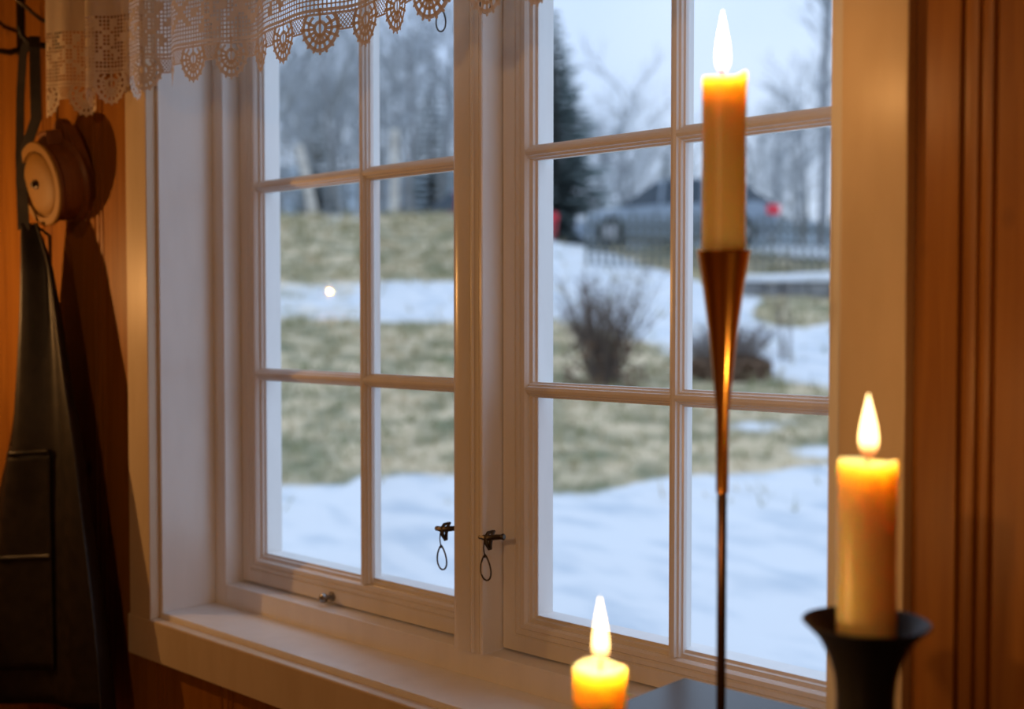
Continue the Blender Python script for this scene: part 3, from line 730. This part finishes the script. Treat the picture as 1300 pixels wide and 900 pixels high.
# ------------------------------------------------------------------ coat hooks, apron, wall drum
def coat_hook(px, ptop, pbot, label):
    t, b = on_y(px, ptop, -.006), on_y(px, pbot, -.006); X = b.x
    root = empty('coat_hook', (X, 0, b.z)); tag(root, label, 'hook')
    MB().box(-.012, .012, -.010, 0, 0, t.z - b.z + .12).build('back_plate', iron, root, bevel=.002)
    MB().tube([(0, -.008, .012), (0, -.030, .002), (0, -.060, .002), (0, -.080, .016), (0, -.086, .034)], [.007, .007, .006, .0055, .006], 8).build('lower_prong', iron, root, smooth=50)
    MB().tube([(0, -.008, .050), (0, -.040, .056), (0, -.085, .085), (0, -.135, .130)], [.005, .0045, .004, .0038], 8).build('upper_prong', oldsteel, root, smooth=50)
    return root
hk = coat_hook(71.5, -20, 62, 'black iron coat hook on the pine wall holding the apron strap')
coat_hook(26, -20, 70, 'black iron coat hook further along the wall, partly behind the apron strap')
# apron hanging from the hook
AY = -.085
edges = [(284, 26, 45), (308, 24, 53), (340, 22, 63), (400, 18, 73), (480, 8, 86), (560, -3, 101), (640, -20, 114), (740, -36, 131), (820, -44, 143), (888, -48, 152)]
def apron_at(u, v, off=0):
    s = v * (len(edges) - 1); i = min(int(s), len(edges) - 2); t = s - i
    y = edges[i][0] + (edges[i + 1][0] - edges[i][0]) * t; a = edges[i][1] + (edges[i + 1][1] - edges[i][1]) * t; b = edges[i][2] + (edges[i + 1][2] - edges[i][2]) * t
    p0, p1 = on_y(a, y, AY), on_y(b, y, AY); z = p0.z * .5 + p1.z * .5
    k = .012 + .030 * v
    fy = k * math.sin(2 * math.pi * (u * 1.45 + .12)) + .4 * k * math.sin(2 * math.pi * (u * 3.3 + v * .4))
    return Vector((p0.x + (p1.x - p0.x) * u, min(AY + fy, -.012) - off, z - .01 * math.sin(u * 6) * v))
ap = empty('leather_apron', (on_y(60, 600, AY).x, AY, .62)); tag(ap, 'black leather apron with sewn pocket hanging from the iron hook', 'apron'); ainv = Matrix.Translation(-ap.location)
def sheet(u0, u1, v0, v1, nu, nv, off, nm, mt, th):
    m = MB()
    for j in range(nv + 1):
        for i in range(nu + 1): m.v.append(tuple(apron_at(u0 + (u1 - u0) * i / nu, v0 + (v1 - v0) * j / nv, off)))
    for j in range(nv):
        for i in range(nu): b = j * (nu + 1) + i; m.f.append((b, b + 1, b + nu + 2, b + nu + 1))
    o = m.build(nm, mt, smooth=180); o.parent = ap; o.matrix_parent_inverse = ainv
    sm = o.modifiers.new('thickness', 'SOLIDIFY'); sm.thickness = th; sm.offset = 0
    return o
sheet(0, 1, 0, 1, 48, 44, 0, 'body', leather, .003)
sheet(.10, .62, .570, .93, 30, 20, .006, 'pocket', leather, .004)
sheet(.10, .62, .735, .742, 30, 1, .0095, 'seam', leather, .002)
sheet(.10, .62, .570, .578, 30, 1, .0095, 'seam', leather, .002)
hp = Vector((hk.location.x, -.062, hk.location.z + .008))
def strap(pts, wd, nm):
    m = MB(); rings = []
    for x, y, Y in pts:
        p = on_y(x, y, Y); d = rgt * (wd / 2); n = fh * .0015
        rings.append([p - d + n, p + d + n, p + d - n, p - d - n])
    m.loft(rings); o = m.build(nm, leather, smooth=30); o.parent = ap; o.matrix_parent_inverse = ainv
strap([(44, 46, -.070), (44, 60, -.082), (45, 110, -.085), (46, 150, -.088), (34, 185, -.092), (27, 225, -.095), (31, 292, -.095)], .022, 'neck_strap')
strap([(36, 50, -.060), (29, 70, -.064), (26, 120, -.066), (25, 200, -.070), (28, 292, -.080)], .017, 'neck_strap')
cd_ = on_y(62, 300, -.07)
MB_c = MB().tube([apron_at(.9, .02), (cd_.x + .004, -.07, cd_.z), apron_at(.97, .22)], .0028, 6).build('tie_cord', leather); MB_c.parent = ap; MB_c.matrix_parent_inverse = ainv

face_m = mat('worn_varnish', (.27, .135, .020), .6, .0)
# round wooden drum on the wall
dc = on_y(93, 229, -.012)
dr = empty('wall_drum', (dc.x, -.012, dc.z)); dr.rotation_euler = (R(11), 0, 0); dr.scale = (.94, .90, .94)
tag(dr, 'round aged wooden drum with pale disc face mounted on shaped wall plate', 'wall ornament')
m = MB(); out = []
for i in range(40):                                         # back plate: waisted board with a lobe above and a tail below
    a = 2 * math.pi * i / 40; x = .062 * math.sin(a); z = .135 * math.cos(a)
    x *= 1 + .35 * math.cos(2 * a) * -.6; out.append((x, z))
m.loft([[(x, .012, z) for x, z in out], [(x, -.012, z) for x, z in out]]).build('back_plate', dkwood, dr, bevel=.003)
MB().lathe([(.090, 0), (.092, .004), (.089, .010), (.083, .014), (.083, .056), (.088, .060), (.0905, .064), (.0885, .070), (.080, .072), (.073, .068), (.070, .066), (.001, .066)], 56, (0, -.010, 0), (0, -1, 0)).build('drum', dkwood, dr, smooth=40)
MB().lathe([(.0885, 0), (.091, .003), (.088, .006), (.072, .0065), (.070, .003), (.070, 0)], 56, (0, -.078, 0), (0, -1, 0)).build('rim', face_m, dr, smooth=40)
f_ = MB().lathe([(.066, 0), (.066, .006), (.060, .010), (.040, .0135), (.012, .0145), (.001, .0145)], 48, (0, -.075, 0), (0, -1, 0)).build('disc_face', face_m, dr, smooth=40)
MB().lathe([(.010, 0), (.010, .005), (.006, .006), (.006, .012), (.0005, .013)], 16, (0, -.089, 0), (0, -1, 0)).build('spindle', oldsteel, f_, smooth=40)
MB().box(-.020, .020, -.055, -.012, .078, .112).build('top_block', dkwood, dr, bevel=.004)

# ------------------------------------------------------------------ oil lamp and added fill pendant
pd = empty('added_fill_pendant', FILL_POS); tag(pd, 'added warm fill lamp, out of view, shaped as a small ceiling pendant', 'lamp')  # unseen pendant added behind the camera as warm fill on lace and sill
MB().tube([(0, 0, .10), (0, 0, ZC - FILL_POS.z)], .004, 8).build('cord', iron, pd)
MB().lathe([(.018, .12), (.022, .10), (.02, .07)], 20).build('socket', brassdull, pd, smooth=40)
MB().lathe([(.03, .11), (.075, .085), (.13, .02), (.128, .02), (.072, .082), (.03, .106)], 36).build('shade', iron, pd, smooth=40)
ld = bpy.data.lights.new('fill_light', 'POINT'); ld.energy = FILL_W; ld.color = (1.0, .53, .21); ld.shadow_soft_size = .06
lo = bpy.data.objects.new('fill_light', ld); col.objects.link(lo); lo.parent = pd; lo.location = (0, 0, -.02)
lp = empty('oil_lamp', (LAMP_POS.x, LAMP_POS.y, 0)); tag(lp, 'burning oil lamp on a tall iron stand beyond the apron', 'lamp')
MB().lathe([(.13, 0), (.13, .012), (.02, .03), (.012, .05), (.012, LAMP_POS.z - .12)], 24).build('stand', iron, lp, smooth=40)
MB().lathe([(.02, LAMP_POS.z - .125), (.05, LAMP_POS.z - .11), (.06, LAMP_POS.z - .085), (.04, LAMP_POS.z - .055), (.015, LAMP_POS.z - .045), (.012, LAMP_POS.z - .03)], 28).build('reservoir', brassdull, lp, smooth=50)
flame_parts(lp, (0, 0, LAMP_POS.z - .03), .07, .012, (0, 0), (0, 0), LAMP_W)
